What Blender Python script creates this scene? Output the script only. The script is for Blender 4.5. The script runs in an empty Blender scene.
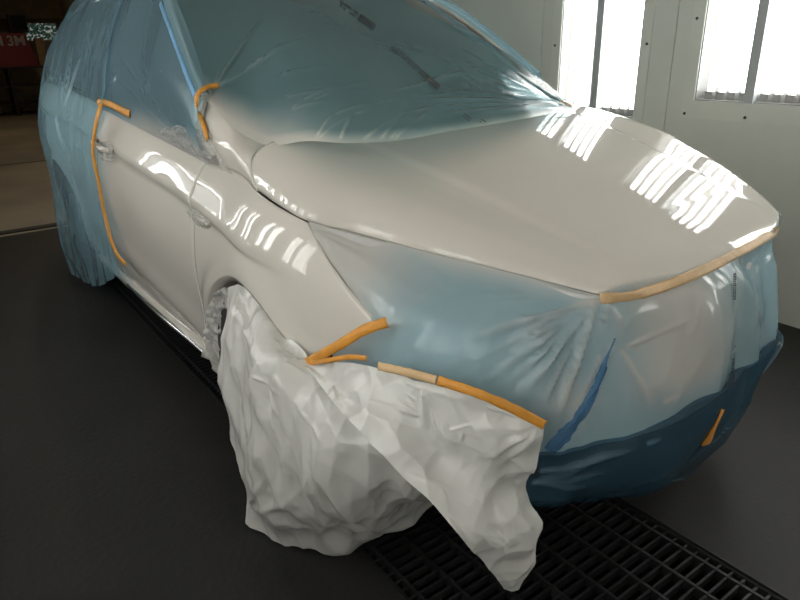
import bpy, math, random
import numpy as np
from mathutils import Vector, Matrix, noise

random.seed(7)
S = bpy.context.scene
C = S.collection

# ------------------------------------------------------------------ camera
FPX = 645.92
YAW, PITCH, ROLL = 2.5171243, 0.3759460, -0.0241527
CAM = np.array([1.64241, -1.59672, 1.37485])
fw = np.array([math.cos(YAW)*math.cos(PITCH), math.sin(YAW)*math.cos(PITCH), -math.sin(PITCH)])
rt = np.cross(fw, [0, 0, 1]); rt /= np.linalg.norm(rt)
up = np.cross(rt, fw)
R_ = rt*math.cos(ROLL)+up*math.sin(ROLL)
U_ = -rt*math.sin(ROLL)+up*math.cos(ROLL)
cam = bpy.data.cameras.new('camera')
cam_o = bpy.data.objects.new('camera', cam); C.objects.link(cam_o)
cam.sensor_width = 36; cam.lens = FPX/800*36; cam.clip_start = .02; cam.clip_end = 200
m = Matrix.Identity(4)
for i in range(3):
    m[i][0], m[i][1], m[i][2], m[i][3] = R_[i], U_[i], -fw[i], CAM[i]
cam_o.matrix_world = m
S.camera = cam_o

# ------------------------------------------------------------------ world and exposure
S.view_settings.view_transform = 'Standard'
S.view_settings.look = 'None'
S.view_settings.gamma = 1
S.view_settings.use_curve_mapping = False
S.view_settings.exposure = 0.0
TUBE = 9.6          # emission of the booth's fluorescent tubes
TUBE_NEAR = 6.8     # row beside the camera, set dimmer to balance the car's near side
SHOP = 14           # watts of each fill lamp added in the workshop
w = bpy.data.worlds.new('sky'); S.world = w; w.use_nodes = True
wn = w.node_tree.nodes; wl = w.node_tree.links
bg = wn['Background']
sky = wn.new('ShaderNodeTexSky'); sky.sky_type = 'HOSEK_WILKIE'; sky.turbidity = 5
sky.sun_direction = (-.3, .8, .5)
wl.new(sky.outputs[0], bg.inputs[0]); bg.inputs[1].default_value = 1.3

# ------------------------------------------------------------------ helpers
def UN(px, py, x=None, y=None, z=None):
    """a pixel of the photograph on the plane x=, y= or z= it is known to lie on"""
    d = fw + R_*(px-400)/FPX - U_*(py-300)/FPX
    ax, v = (0, x) if x is not None else ((1, y) if y is not None else (2, z))
    return CAM + d*(v-CAM[ax])/d[ax]

def spl(xs, ys):
    """smooth curve through points (cubic Hermite, finite-difference tangents); ys may be vectors"""
    xs = np.asarray(xs, float); ys = np.asarray(ys, float)
    if xs[0] > xs[-1]: xs = xs[::-1]; ys = ys[::-1]
    h = np.diff(xs)
    hh = h if ys.ndim == 1 else h[:, None]
    d = np.diff(ys, axis=0)/hh
    t = np.empty_like(ys); t[0] = d[0]; t[-1] = d[-1]
    if len(xs) > 2: t[1:-1] = (d[:-1]*hh[1:]+d[1:]*hh[:-1])/(hh[1:]+hh[:-1])
    def f(x):
        x = np.clip(np.asarray(x, float), xs[0], xs[-1])
        i = np.clip(np.searchsorted(xs, x)-1, 0, len(xs)-2)
        H = h[i]; s = (x-xs[i])/H
        if ys.ndim > 1: H = H[..., None]; s = s[..., None]
        return (ys[i]*(2*s**3-3*s**2+1)+t[i]*H*(s**3-2*s**2+s)+ys[i+1]*(-2*s**3+3*s**2)+t[i+1]*H*(s**3-s**2))
    return f

def chord(pts, n):
    """n points along a smooth curve through pts, spaced by chord length"""
    p = np.asarray(pts, float)
    L = np.concatenate([[0], np.cumsum(np.linalg.norm(np.diff(p, axis=0), axis=1))])
    return spl(L, p)(np.linspace(0, L[-1], n))

def loft(ctrl, nu, nv):
    """tensor spline surface through a control net [rows][cols] -> (nu, nv, 3)"""
    c = np.asarray(ctrl, float)
    a = spl(np.arange(c.shape[0]), c.reshape(c.shape[0], -1))(np.linspace(0, c.shape[0]-1, nu)).reshape(nu, c.shape[1], 3)
    b = a.transpose(1, 0, 2).reshape(c.shape[1], -1)
    return spl(np.arange(c.shape[1]), b)(np.linspace(0, c.shape[1]-1, nv)).reshape(nv, nu, 3).transpose(1, 0, 2)

def coons(bot, top, left, right, nu, nv):
    """patch between four boundary curves; bot/top run along u, left/right along v"""
    b, t, l, r = chord(bot, nu), chord(top, nu), chord(left, nv), chord(right, nv)
    u = np.linspace(0, 1, nu)[:, None, None]; v = np.linspace(0, 1, nv)[None, :, None]
    g = (1-v)*b[:, None]+v*t[:, None]+(1-u)*l[None]+u*r[None]
    return g-((1-u)*(1-v)*b[0]+u*(1-v)*b[-1]+(1-u)*v*t[0]+u*v*t[-1])

def normals(g):
    du = np.gradient(g, axis=0); dv = np.gradient(g, axis=1)
    n = np.cross(du, dv); n /= np.linalg.norm(n, axis=-1, keepdims=True)+1e-12
    return n

def link(name, me, mat=None, parent=None):
    o = bpy.data.objects.new(name, me); C.objects.link(o)
    if mat is not None: me.materials.append(mat)
    if parent is not None: o.parent = parent
    return o

def mesh(name, V, F, mat=None, parent=None, smooth=True):
    me = bpy.data.meshes.new(name)
    me.from_pydata([tuple(map(float, v)) for v in V], [], F)
    me.update()
    if smooth: me.polygons.foreach_set('use_smooth', [True]*len(me.polygons))
    return link(name, me, mat, parent)

def gridmesh(g):
    nu, nv = g.shape[:2]
    F = [(i*nv+j, (i+1)*nv+j, (i+1)*nv+j+1, i*nv+j+1) for i in range(nu-1) for j in range(nv-1)]
    return g.reshape(-1, 3), F

def join(parts):
    V, F = [], []
    for v, f in parts:
        k = len(V); V += [tuple(map(float, p)) for p in v]; F += [tuple(i+k for i in q) for q in f]
    return V, F

def orient(g, want):
    """flip a grid so its normals point along want"""
    n = normals(g).mean(axis=(0, 1))
    return g if np.dot(n, want) > 0 else g[::-1]

def grid(name, g, mat, parent=None, thick=0, want=None):
    if want is not None: g = orient(g, np.asarray(want, float))
    o = mesh(name, *gridmesh(g), mat, parent)
    if thick:
        md = o.modifiers.new('thickness', 'SOLIDIFY'); md.thickness = thick; md.offset = -1
    return o

def boxg(x0, x1, y0, y1, z0, z1):
    V = [(x, y, z) for x in (x0, x1) for y in (y0, y1) for z in (z0, z1)]
    F = [(0, 1, 3, 2), (4, 6, 7, 5), (0, 4, 5, 1), (2, 3, 7, 6), (0, 2, 6, 4), (1, 5, 7, 3)]
    return V, F

def box(name, b, mat, parent=None, bevel=0):
    o = mesh(name, *boxg(*b), mat, parent, smooth=False)
    if bevel:
        md = o.modifiers.new('bevel', 'BEVEL'); md.width = bevel; md.segments = 2
    return o

def tubeg(path, r, seg=10, cap=True):
    p = [Vector(map(float, q)) for q in path]
    V, F = [], []
    for i, q in enumerate(p):
        t = (p[min(i+1, len(p)-1)]-p[max(i-1, 0)]).normalized()
        a = t.cross(Vector((0, 0, 1)) if abs(t.z) < .9 else Vector((1, 0, 0))).normalized(); b = t.cross(a)
        rr = r[i] if hasattr(r, '__len__') else r
        V += [tuple(q+(a*math.cos(k*2*math.pi/seg)+b*math.sin(k*2*math.pi/seg))*rr) for k in range(seg)]
    for i in range(len(p)-1):
        for k in range(seg):
            F.append((i*seg+k, i*seg+(k+1) % seg, (i+1)*seg+(k+1) % seg, (i+1)*seg+k))
    if cap: F.append(tuple(range(seg))[::-1]); F.append(tuple((len(p)-1)*seg+k for k in range(seg)))
    return V, F

def lathe(prof, axis='y', seg=40):
    """prof: (radius, offset) pairs turned about an axis through the origin"""
    V, F = [], []
    for r, h in prof:
        for k in range(seg):
            a = 2*math.pi*k/seg
            V.append((r*math.cos(a), h, r*math.sin(a)) if axis == 'y' else (r*math.cos(a), r*math.sin(a), h))
    for i in range(len(prof)-1):
        for k in range(seg):
            F.append((i*seg+k, i*seg+(k+1) % seg, (i+1)*seg+(k+1) % seg, (i+1)*seg+k))
    return V, F

def tag(o, label, cat, group=None):
    o['label'] = label; o['category'] = cat
    if group: o['group'] = group
    return o

def struct(o):
    o['kind'] = 'structure'; return o

def empty(name, loc=(0, 0, 0)):
    o = bpy.data.objects.new(name, None); C.objects.link(o); o.location = loc
    o.empty_display_size = .1
    return o

# ------------------------------------------------------------------ materials
def mat(name, col, rough=.5, metal=0, coat=0, spec=.5, bump=0, bscale=60, var=0, vscale=6, emit=None, es=0):
    m = bpy.data.materials.new(name); m.use_nodes = True
    nt = m.node_tree; n = nt.nodes; b = n['Principled BSDF']
    b.inputs['Base Color'].default_value = (*col, 1); b.inputs['Roughness'].default_value = rough
    b.inputs['Metallic'].default_value = metal; b.inputs['Coat Weight'].default_value = coat
    b.inputs['Coat Roughness'].default_value = .015
    b.inputs['Specular IOR Level'].default_value = spec
    if emit:
        b.inputs['Emission Color'].default_value = (*emit, 1); b.inputs['Emission Strength'].default_value = es
    if bump or var:
        tc = n.new('ShaderNodeTexCoord')
        if var:
            a = n.new('ShaderNodeTexNoise'); a.inputs['Scale'].default_value = vscale; a.inputs['Detail'].default_value = 6
            nt.links.new(tc.outputs['Object'], a.inputs['Vector'])
            r = n.new('ShaderNodeValToRGB')
            r.color_ramp.elements[0].position = .3; r.color_ramp.elements[1].position = .7
            r.color_ramp.elements[0].color = (*[c*(1-var) for c in col], 1)
            r.color_ramp.elements[1].color = (*[min(1, c*(1+var)) for c in col], 1)
            nt.links.new(a.outputs['Fac'], r.inputs[0]); nt.links.new(r.outputs[0], b.inputs['Base Color'])
        if bump:
            a = n.new('ShaderNodeTexNoise'); a.inputs['Scale'].default_value = bscale; a.inputs['Detail'].default_value = 4
            nt.links.new(tc.outputs['Object'], a.inputs['Vector'])
            bp = n.new('ShaderNodeBump'); bp.inputs['Strength'].default_value = bump; bp.inputs['Distance'].default_value = .01
            nt.links.new(a.outputs['Fac'], bp.inputs['Height']); nt.links.new(bp.outputs[0], b.inputs['Normal'])
    return m

def film_mat(name, col, opac, rough=.22, trans=.35, bump=.25, bscale=(9, 9, 9), spray_pale=None):
    """thin plastic sheet: part clear, part milky, glossy on top; spray=(axis, from, to) is settled paint mist, and milkier folds and pale patches"""
    m = bpy.data.materials.new(name); m.use_nodes = True
    nt = m.node_tree; n = nt.nodes; L = nt.links
    out = n['Material Output']; b = n['Principled BSDF']
    b.inputs['Base Color'].default_value = (*col, 1); b.inputs['Roughness'].default_value = rough
    b.inputs['Specular IOR Level'].default_value = .6
    tl = n.new('ShaderNodeBsdfTranslucent'); tl.inputs[0].default_value = (*col, 1)
    tp = n.new('ShaderNodeBsdfTransparent'); tp.inputs[0].default_value = (*[.45+.55*c for c in col], 1)
    m1 = n.new('ShaderNodeMixShader'); m1.inputs[0].default_value = trans
    L.new(b.outputs[0], m1.inputs[1]); L.new(tl.outputs[0], m1.inputs[2])
    m2 = n.new('ShaderNodeMixShader'); m2.inputs[0].default_value = opac
    L.new(tp.outputs[0], m2.inputs[1]); L.new(m1.outputs[0], m2.inputs[2])
    L.new(m2.outputs[0], out.inputs['Surface'])
    tc = n.new('ShaderNodeTexCoord'); mp = n.new('ShaderNodeMapping')
    mp.inputs['Scale'].default_value = bscale
    L.new(tc.outputs['Object'], mp.inputs[0])
    nz = n.new('ShaderNodeTexNoise'); nz.inputs['Scale'].default_value = 1.0; nz.inputs['Detail'].default_value = 4
    nz.inputs['Distortion'].default_value = .6
    L.new(mp.outputs[0], nz.inputs['Vector'])
    bp = n.new('ShaderNodeBump'); bp.inputs['Strength'].default_value = bump; bp.inputs['Distance'].default_value = .03
    L.new(nz.outputs['Fac'], bp.inputs['Height'])
    L.new(bp.outputs[0], b.inputs['Normal'])
    if spray_pale:
        ax, a0, a1, scol, sop = spray_pale
        at = n.new('ShaderNodeAttribute'); at.attribute_name = 'spray_pale'
        nz2 = n.new('ShaderNodeTexNoise'); nz2.inputs['Scale'].default_value = 5; L.new(tc.outputs['Object'], nz2.inputs['Vector'])
        ad = n.new('ShaderNodeMath'); ad.operation = 'MULTIPLY_ADD'; ad.inputs[1].default_value = .25; L.new(nz2.outputs['Fac'], ad.inputs[0]); L.new(at.outputs['Fac'], ad.inputs[2])
        rg = n.new('ShaderNodeMapRange'); rg.inputs[1].default_value = a0+.125; rg.inputs[2].default_value = a1+.125; rg.clamp = True; rg.interpolation_type = 'SMOOTHSTEP'
        L.new(ad.outputs[0], rg.inputs[0])
        mc = n.new('ShaderNodeMix'); mc.data_type = 'RGBA'; mc.inputs['A'].default_value = (*col, 1); mc.inputs['B'].default_value = (*scol, 1)
        L.new(rg.outputs[0], mc.inputs['Factor']); L.new(mc.outputs['Result'], b.inputs['Base Color']); L.new(mc.outputs['Result'], tl.inputs[0])
        mo = n.new('ShaderNodeMath'); mo.operation = 'MULTIPLY_ADD'; mo.inputs[1].default_value = sop-opac; mo.inputs[2].default_value = opac
        L.new(rg.outputs[0], mo.inputs[0]); L.new(mo.outputs[0], m2.inputs[0])
    return m

M = {}
M['paint'] = mat('pearl_white_paint', (.60, .57, .515), .5, coat=1.0, spec=.05)
M['dark'] = mat('black_plastic', (.012, .013, .015), .55)
M['glass'] = mat('dark_tinted_glass', (.012, .016, .02), .06)
M['rubber'] = mat('tyre_rubber', (.02, .02, .02), .8)
M['alloy'] = mat('alloy', (.35, .36, .37), .3, metal=1)
M['chrome'] = mat('bright_moulding', (.75, .75, .75), .12, metal=1)
M['lens'] = mat('headlamp_lens', (.26, .28, .29), .08, coat=1)
M['primer'] = mat('bumper_paint', (.55, .55, .54), .35, coat=.5)
M['floor'] = mat('booth_floor', (.013, .0125, .0115), .55, bump=.25, bscale=45, var=.22, vscale=3.5, spec=.35)
M['grate'] = mat('grate_steel', (.022, .022, .023), .5, metal=.3, bump=.15, bscale=80)
M['pit'] = mat('pit_black', (.004, .004, .004), .9)
M['wall'] = mat('booth_wall_steel', (.66, .69, .635), .42, var=.035, vscale=2.2, spec=.4)
M['wallside'] = mat('booth_wall_steel_near', (.70, .70, .67), .45, var=.03, vscale=2)
M['ceil'] = mat('ceiling_filter', (.80, .77, .70), .9, bump=.3, bscale=50)
M['frame'] = mat('lamp_frame_steel', (.68, .71, .655), .4, var=.03, vscale=3)
M['post'] = mat('lamp_post_steel', (.42, .45, .46), .45)
M['refl'] = mat('lamp_reflector', (.24, .245, .24), .4)
M['screw'] = mat('screw_head', (.04, .04, .035), .5)
M['tube'] = mat('fluorescent_tube', (.9, .9, .9), .4, emit=(1, .985, .95), es=TUBE)
M['tube_near'] = mat('fluorescent_tube_near', (.9, .9, .9), .4, emit=(1, .985, .95), es=TUBE_NEAR)
M['orange'] = mat('orange_masking_tape', (.66, .285, .035), .5, bump=.3, bscale=90, var=.12, vscale=25)
M['tan'] = mat('tan_masking_tape', (.62, .42, .22), .5, bump=.3, bscale=60, var=.15, vscale=14)
M['blue'] = mat('blue_film_edge', (.15, .36, .58), .35, bump=.3, bscale=30, var=.15, vscale=12)
M['ink'] = mat('print_ink', (.015, .025, .025), .6)
def pane_mat():
    m = bpy.data.materials.new('lamp_glass'); m.use_nodes = True; n = m.node_tree.nodes; L = m.node_tree.links
    t = n.new('ShaderNodeBsdfTransparent'); g = n.new('ShaderNodeBsdfGlossy'); g.inputs['Roughness'].default_value = .03
    mx = n.new('ShaderNodeMixShader'); mx.inputs[0].default_value = .05
    L.new(t.outputs[0], mx.inputs[1]); L.new(g.outputs[0], mx.inputs[2]); L.new(mx.outputs[0], n['Material Output'].inputs[0])
    return m
M['pane'] = pane_mat()

# ------------------------------------------------------------------ the booth
WY, NY, CZ, BX, FX = 1.762, -2.15, 2.75, -4.37, 3.6    # far wall, near wall, ceiling, entrance, wall behind the camera
GX0, GX1, GY0, GY1 = -3.4, 2.3, -.838, -.036             # floor pit
V, F = join([boxg(BX, FX, NY, GY0, -.12, 0), boxg(BX, FX, GY1, WY, -.12, 0),
             boxg(BX, GX0, GY0, GY1, -.12, 0), boxg(GX1, FX, GY0, GY1, -.12, 0)])
floor = struct(mesh('floor', V, F, M['floor'], smooth=False))
V, F = join([boxg(GX0, GX1, GY0, GY1, -.62, -.6), boxg(GX0, GX1, GY0-.03, GY0, -.6, -.1), boxg(GX0, GX1, GY1, GY1+.03, -.6, -.1),
             boxg(GX0-.03, GX0, GY0, GY1, -.6, -.1), boxg(GX1, GX1+.03, GY0, GY1, -.6, -.1)])
struct(mesh('pit_liner', V, F, M['pit'], floor, smooth=False)); 
struct(box('ceiling', (BX, FX, NY, WY, CZ, CZ+.08), M['ceil']))

lamp_x = [(-2.79, .98), (-.96, .95), (-.03, 1.067), (.92, 1.04), (1.85, 1.04), (2.8, 1.04)]
LW, LTOP = .285, 1.98

def make_wall(name, y, sgn, material, lamps):
    """sgn=+1: the wall stands on the +y side. Panels with openings for the lamp boxes, joints recessed"""
    t = .05
    bk = struct(box(name, (BX, FX, y+sgn*.13 if sgn > 0 else y-.16, y+.16 if sgn > 0 else y-.13, 0, CZ), material))
    edges = [BX, -3.26, -2.33, -1.40, -.47, .46, 1.39, 2.32, FX]
    g = .002
    for a, b in zip(edges[:-1], edges[1:]):
        y0, y1 = (y, y+t) if sgn > 0 else (y-t, y)
        lm = [l for l in lamps if a < l[0] < b]
        if not lm:
            box('wall_panel', (a+g, b-g, y0, y1, 0, CZ), material, bk, .002)
        else:
            lx, lz = lm[0]
            o = mesh('wall_panel', *join([boxg(a+g, lx-LW, y0, y1, 0, CZ), boxg(lx+LW, b-g, y0, y1, 0, CZ),
                boxg(lx-LW, lx+LW, y0, y1, 0, lz), boxg(lx-LW, lx+LW, y0, y1, LTOP, CZ)]), material, bk, smooth=False)
    yj = (y+t, y+sgn*.13) if sgn > 0 else (y-.13, y-t)
    box('wall_core', (BX, FX, min(yj)+.06, max(yj), 0, .9), M['screw'], bk)
    return bk

make_wall('wall_right', WY, 1, M['wall'], lamp_x[:])
near_x = [(-3.82, 1.04), (-2.79, 1.04), (-1.865, 1.04)]+lamp_x[1:]
make_wall('wall_left', NY, -1, M['wallside'], near_x)
struct(box('wall_front', (FX, FX+.1, NY-.1, WY+.1, 0, CZ), M['wallside']))
V, F = join([boxg(BX-.08, BX, NY-.1, NY+.12, 0, CZ), boxg(BX-.08, BX, WY-.12, WY+.1, 0, CZ), boxg(BX-.08, BX, NY+.12, WY-.12, 2.5, CZ)])
struct(mesh('wall_back', V, F, M['wallside'], smooth=False))

tube_me = None
def make_lamp(lx, lz, y, sgn, label, group, near):
    root = empty('wall_lamp', (lx, y, lz)); tag(root, label, 'lamp', group)
    h = LTOP-lz; d = .11
    Y = lambda a: sgn*a
    def bx(x0, x1, a, b, z0, z1): return boxg(x0, x1, min(Y(a), Y(b)), max(Y(a), Y(b)), z0, z1)
    mesh('reflector', *join([bx(-LW, LW, d, d+.008, 0, h), bx(-LW, -LW+.006, .003, d, 0, h), bx(LW-.006, LW, .003, d, 0, h),
                             bx(-LW+.006, LW-.006, .003, d, 0, .006), bx(-LW+.006, LW-.006, .003, d, h-.006, h)]), M['refl'], root, smooth=False)
    mesh('frame', *join([bx(-LW-.065, -LW, -.004, -.0005, -.09, h+.07), bx(LW, LW+.065, -.004, -.0005, -.09, h+.07),
                         bx(-LW, LW, -.004, -.0005, -.09, 0), bx(-LW, LW, -.004, -.0005, h, h+.07)]), M['frame'], root, smooth=False)
    mesh('centre_post', *join([bx(-.024, .024, -.006, .02, .0, h), bx(-.012, .012, .02, d, .006, h-.006)]), M['post'], root, smooth=False)
    for s in (-1, 1):
        b0, b1 = sorted((s*.026, s*(LW-.008)))
        mesh('glass_pane', *bx(b0, b1, .004, .008, .008, h-.008), M['pane'], root, smooth=False)
        for k in range(4):
            x = s*(.052+.0605*k)
            o = mesh('tube', *tubeg([(x, Y(.062), .045), (x, Y(.062), h-.045)], .0165, 10), M['tube_near' if near else 'tube'], root)
            for z0, z1 in ((.008, .045), (h-.045, h-.008)): mesh('tube_socket', *bx(x-.02, x+.02, .04, .085, z0, z1), M['refl'], root, smooth=False)
    me = None
    for (x, z) in [(sx*(LW+.042), zz) for sx in (-1, 1) for zz in (-.068, .40, h+.045)]+[(0, -.068), (0, h+.045)]:
        if me is None:
            o = mesh('screw', *tubeg([(0, Y(-.004), 0), (0, Y(-.0085), 0)], .0075, 8), M['screw'], root); me = o.data
        else: o = link('screw', me, None, root)
        o.location = (x, 0, z)
    return root
far_names = ['twin-bay tube lamp set in the far wall, over the cabin roof', 'bright twin-bay tube lamp in the far wall, behind the windscreen corner of the hood',
             'bright twin-bay tube lamp in the far wall with scalloped lower end, above the hood nose', 'twin-bay tube lamp in the far wall ahead of the car nose, over the floor',
             'twin-bay tube lamp in the far wall, second ahead of the car', 'twin-bay tube lamp in the far wall beside the end wall']
near_names = ['twin-bay tube lamp in the near wall beside the booth entrance', 'twin-bay tube lamp in the near wall beside the rear wheel', 'twin-bay tube lamp in the near wall facing the rear door', 'twin-bay tube lamp in the near wall facing the front door',
              'twin-bay tube lamp in the near wall facing the front wheel', 'twin-bay tube lamp in the near wall facing the bumper',
              'twin-bay tube lamp in the near wall just ahead of the car', 'twin-bay tube lamp in the near wall beside the end wall']
for (lx, lz), a in zip(lamp_x, far_names): make_lamp(lx, lz, WY, 1, a, 'lamps along the far booth wall', False)
for (lx, lz), b in zip(near_x, near_names):
    make_lamp(lx, lz, NY, -1, b, 'lamps along the near booth wall', True)

# floor grates: bearer bars run along the car, thin cross bars between them
def make_grate(x0, x1, label):
    root = empty('floor_grate', (x0, GY0, 0)); tag(root, label, 'grate', 'pit grates')
    L = x1-x0; W = GY1-GY0
    ys = [.012, .045, .146, .248, .350, .452, .554, .656, .757, W-.012]
    me = None
    for y in ys:
        if me is None: o = box('bearer_bar', (.004, L-.004, -.0045, .0045, -.035, -.004), M['grate'], root); me = o.data
        else: o = link('bearer_bar', me, None, root)
        o.location.y = y
    n = int(L/.0335); cm = None
    for k in range(n):
        if cm is None: o = box('cross_bar', (-.0035, .0035, .008, W-.008, -.032, -.007), M['grate'], root); cm = o.data
        else: o = link('cross_bar', cm, None, root)
        o.location.x = .016+k*(L-.032)/(n-1)
    for s, y in (('a', -.0), ('b', W)):
        box('edge_rail', (.002, L-.002, y+(.0 if s == 'a' else -.006), y+(.006 if s == 'a' else 0), -.04, .003), M['grate'], root)
    return root
make_grate(-.35, 2.28, 'black steel floor grate under the front bumper of the car')
make_grate(-3.38, -.37, 'black steel floor grate under the middle of the car')
# ------------------------------------------------------------------ the workshop beyond the entrance
SX = -18.2
M['shopfloor'] = mat('workshop_concrete', (.34, .28, .20), .5, var=.28, vscale=.9, bump=.1, bscale=12)
M['shopwall'] = mat('workshop_wall', (.42, .36, .26), .85, var=.1, vscale=1.2)
M['brown'] = mat('brown_board', (.16, .115, .06), .7, var=.2, vscale=4)
M['red'] = mat('red_board', (.26, .012, .018), .5)
M['letter'] = mat('white_letter', (.62, .56, .54), .6)
M['steelblack'] = mat('black_steel', (.025, .022, .02), .6)
M['cardboard'] = mat('cardboard', (.42, .29, .14), .8, var=.15, vscale=10)
M['greydark'] = mat('dark_grey_case', (.05, .05, .045), .6)
M['cloth'] = mat('pale_rag', (.45, .45, .44), .9, bump=.5, bscale=30)
wf = struct(box('workshop_floor', (SX, BX-.004, -7, 8, -.12, 0), M['shopfloor']))
wf['kind'] = 'structure'
o = box('floor_joint', (-8.56, -8.50, -7, 8, .0005, .002), M['steelblack'], wf)
o = box('door_track', (BX-.16, BX-.06, NY, WY, .0005, .012), M['steelblack'], wf)
# back wall with a window opening
wy0, wy1, wz0, wz1 = 1.20, 2.02, 1.66, 2.13
V, F = join([boxg(SX-.2, SX, -7, wy0, 0, 4), boxg(SX-.2, SX, wy1, 8, 0, 4), boxg(SX-.2, SX, wy0, wy1, 0, wz0), boxg(SX-.2, SX, wy0, wy1, wz1, 4)])
struct(mesh('wall_workshop', V, F, M['shopwall'], smooth=False))
V, F = join([boxg(SX-.1, -4.5, -7.2, -7, 0, 4), boxg(SX-.1, -4.5, 8, 8.2, 0, 4), boxg(-4.5, -4.45, -7, NY-.2, 0, 4), boxg(-4.5, -4.45, WY+.2, 8, 0, 4), boxg(-4.5, -4.45, NY-.2, WY+.2, CZ+.1, 4)])
struct(mesh('wall_workshop_sides', V, F, M['shopwall'], smooth=False)).name = 'wall_sides'
struct(box('ceiling_workshop', (SX-.2, -4.45, -7.2, 8.2, 4, 4.1), M['shopwall']))
win = struct(mesh('window_1', *join([boxg(SX-.12, SX-.04, wy0, wy0+.04, wz0, wz1), boxg(SX-.12, SX-.04, wy1-.04, wy1, wz0, wz1),
     boxg(SX-.12, SX-.04, wy0+.04, wy1-.04, wz0, wz0+.035), boxg(SX-.12, SX-.04, wy0+.04, wy1-.04, wz1-.035, wz1)]), M['letter'], smooth=False))
box('pane', (SX-.085, SX-.08, wy0+.04, wy1-.04, wz0+.035, wz1-.035), M['pane'], win)
# hedge outside the window
def hedge():
    M['leaf'] = film_mat('hedge_leaves', (.34, .58, .44), 1.0, rough=.5, trans=.5, bump=0)
    V, F = [], []
    rnd = random.Random(3)
    for i in range(20000):
        c = Vector((SX-2.6+rnd.gauss(0, .35), rnd.uniform(-2.2, 6), rnd.uniform(0, 3.8)))
        a = Vector((rnd.gauss(0, 1), rnd.gauss(0, 1), rnd.gauss(0, 1))).normalized()*.06; b = a.orthogonal().normalized()*.035
        k = len(V); V += [tuple(c-a), tuple(c+b), tuple(c+a), tuple(c-b)]; F.append((k, k+1, k+2, k+3))
    o = mesh('hedge', V, F, M['leaf'], smooth=False); o['kind'] = 'stuff'
    tag(o, 'sunlit green hedge outside the workshop window', 'hedge')
    g = struct(box('ground_outside', (SX-9, SX-.2, -9, 12, -.3, -.1), mat('outside_ground', (.3, .3, .27), .9)))
hedge()
# brown board hung high on the wall
b = box('overhead_board', (-17.6, -17.4, -.6, 2.02, 2.17, 3.0), M['brown'], None, .01); tag(b, 'brown overhead board above the workshop window', 'board')
struct(box('trim_1', (-18.19, -17.41, -.6, 2.0, 3.0, 3.05), M['brown']))
# work bench with clutter
bench = empty('work_bench', (-17, .5, 0)); tag(bench, 'dark steel work bench with clutter below the red board', 'bench')
box('bench_top', (-.35, .35, -.9, .90, 1.06, 1.10), M['steelblack'], bench, .005)
for sx in (-.3, .3):
    for sy in (-.82, .0, .84): box('leg', (sx-.03, sx+.03, sy-.03, sy+.03, 0, 1.06), M['steelblack'], bench)
for z in (.25, .66): box('shelf', (-.3, .3, -.85, .87, z, z+.03), M['steelblack'], bench)
mesh('brace', *tubeg([(.3, .0, .1), (.3, .84, .6)], .02, 6), M['steelblack'], bench)
rb = empty('red_display_board', (-16.92, .45, 1.10)); tag(rb, 'red board with large pale lettering standing on the dark bench', 'sign board')
mesh('panel', *join([([( -.08, -.6, 0), (.1, -.6, 0), (-.14, -.6, .74), (.02, -.6, .74), (-.08, .74, 0), (.1, .74, 0), (-.14, .58, .74), (.02, .58, .74)],
      [(0, 2, 3, 1), (4, 5, 7, 6), (0, 1, 5, 4), (2, 6, 7, 3), (0, 4, 6, 2), (1, 3, 7, 5)])]), M['red'], rb, smooth=False)
def text(body, size, loc, rot, material, parent, name):
    cu = bpy.data.curves.new(name, 'FONT'); cu.body = body; cu.size = size; cu.extrude = .004; cu.offset = size*.03
    cu.align_x = 'CENTER'; cu.align_y = 'CENTER'
    o = bpy.data.objects.new(name, cu); C.objects.link(o)
    bpy.context.view_layer.update()
    me = bpy.data.meshes.new_from_object(o.evaluated_get(bpy.context.evaluated_depsgraph_get()))
    bpy.data.objects.remove(o)
    q = link(name, me, material, parent); q.location = loc; q.rotation_euler = rot
    return q
for yy in (.36, -.10):
    text('3M', .30, (.065, yy, .56), (math.radians(83), 0, math.pi/2), M['letter'], rb, 'lettering')
for (nm, bb, mt, lb, ct) in [
    ('cardboard_box', (-17.05, -16.8, 1.20, 1.38, 1.105, 1.72), 'cardboard', 'upright brown cardboard carton at the end of the bench', 'box'),
    ('tool_case', (-17.1, -16.8, -.3, .1, .695, .95), 'greydark', 'dark case on the middle shelf of the bench', 'case'),
    ('paint_can', (-17.1, -16.85, .5, .72, .285, .56), 'greydark', 'dark can on the bottom shelf of the bench', 'can')]:
    o = box(nm, bb, M[mt], None, .012); tag(o, lb, ct)
mo = empty('monitor', (-17.15, .95, 1.84)); tag(mo, 'dark boxy monitor above the red board', 'monitor')
box('casing', (-.12, .12, -.18, .2, .02, .42), M['greydark'], mo, .02); box('screen', (.121, .125, -.15, .17, .06, .38), M['glass'], mo); box('foot', (-.08, .08, -.1, .1, 0, .02), M['greydark'], mo)
rg = None
def rag(name, x, y, z, s, seed, label):
    V, F = [], []; n = 14
    for i in range(n+1):
        for j in range(n+1):
            a, b_ = (i/n-.5)*s, (j/n-.5)*s*1.6
            h = max(0, .09*(1-(2*i/n-1)**2)*(1-(2*j/n-1)**2)+.05*noise.noise((a*9+seed, b_*9, seed)))
            V.append((x+a, y+b_, z+h))
    for i in range(n):
        for j in range(n): k = i*(n+1)+j; F.append((k, k+n+1, k+n+2, k+1))
    tag(mesh(name, V, F, M['cloth']), label, 'rag')
rag('rag', -16.70, .25, 1.102, .10, 1, 'pale crumpled rag on the bench top')
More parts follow.
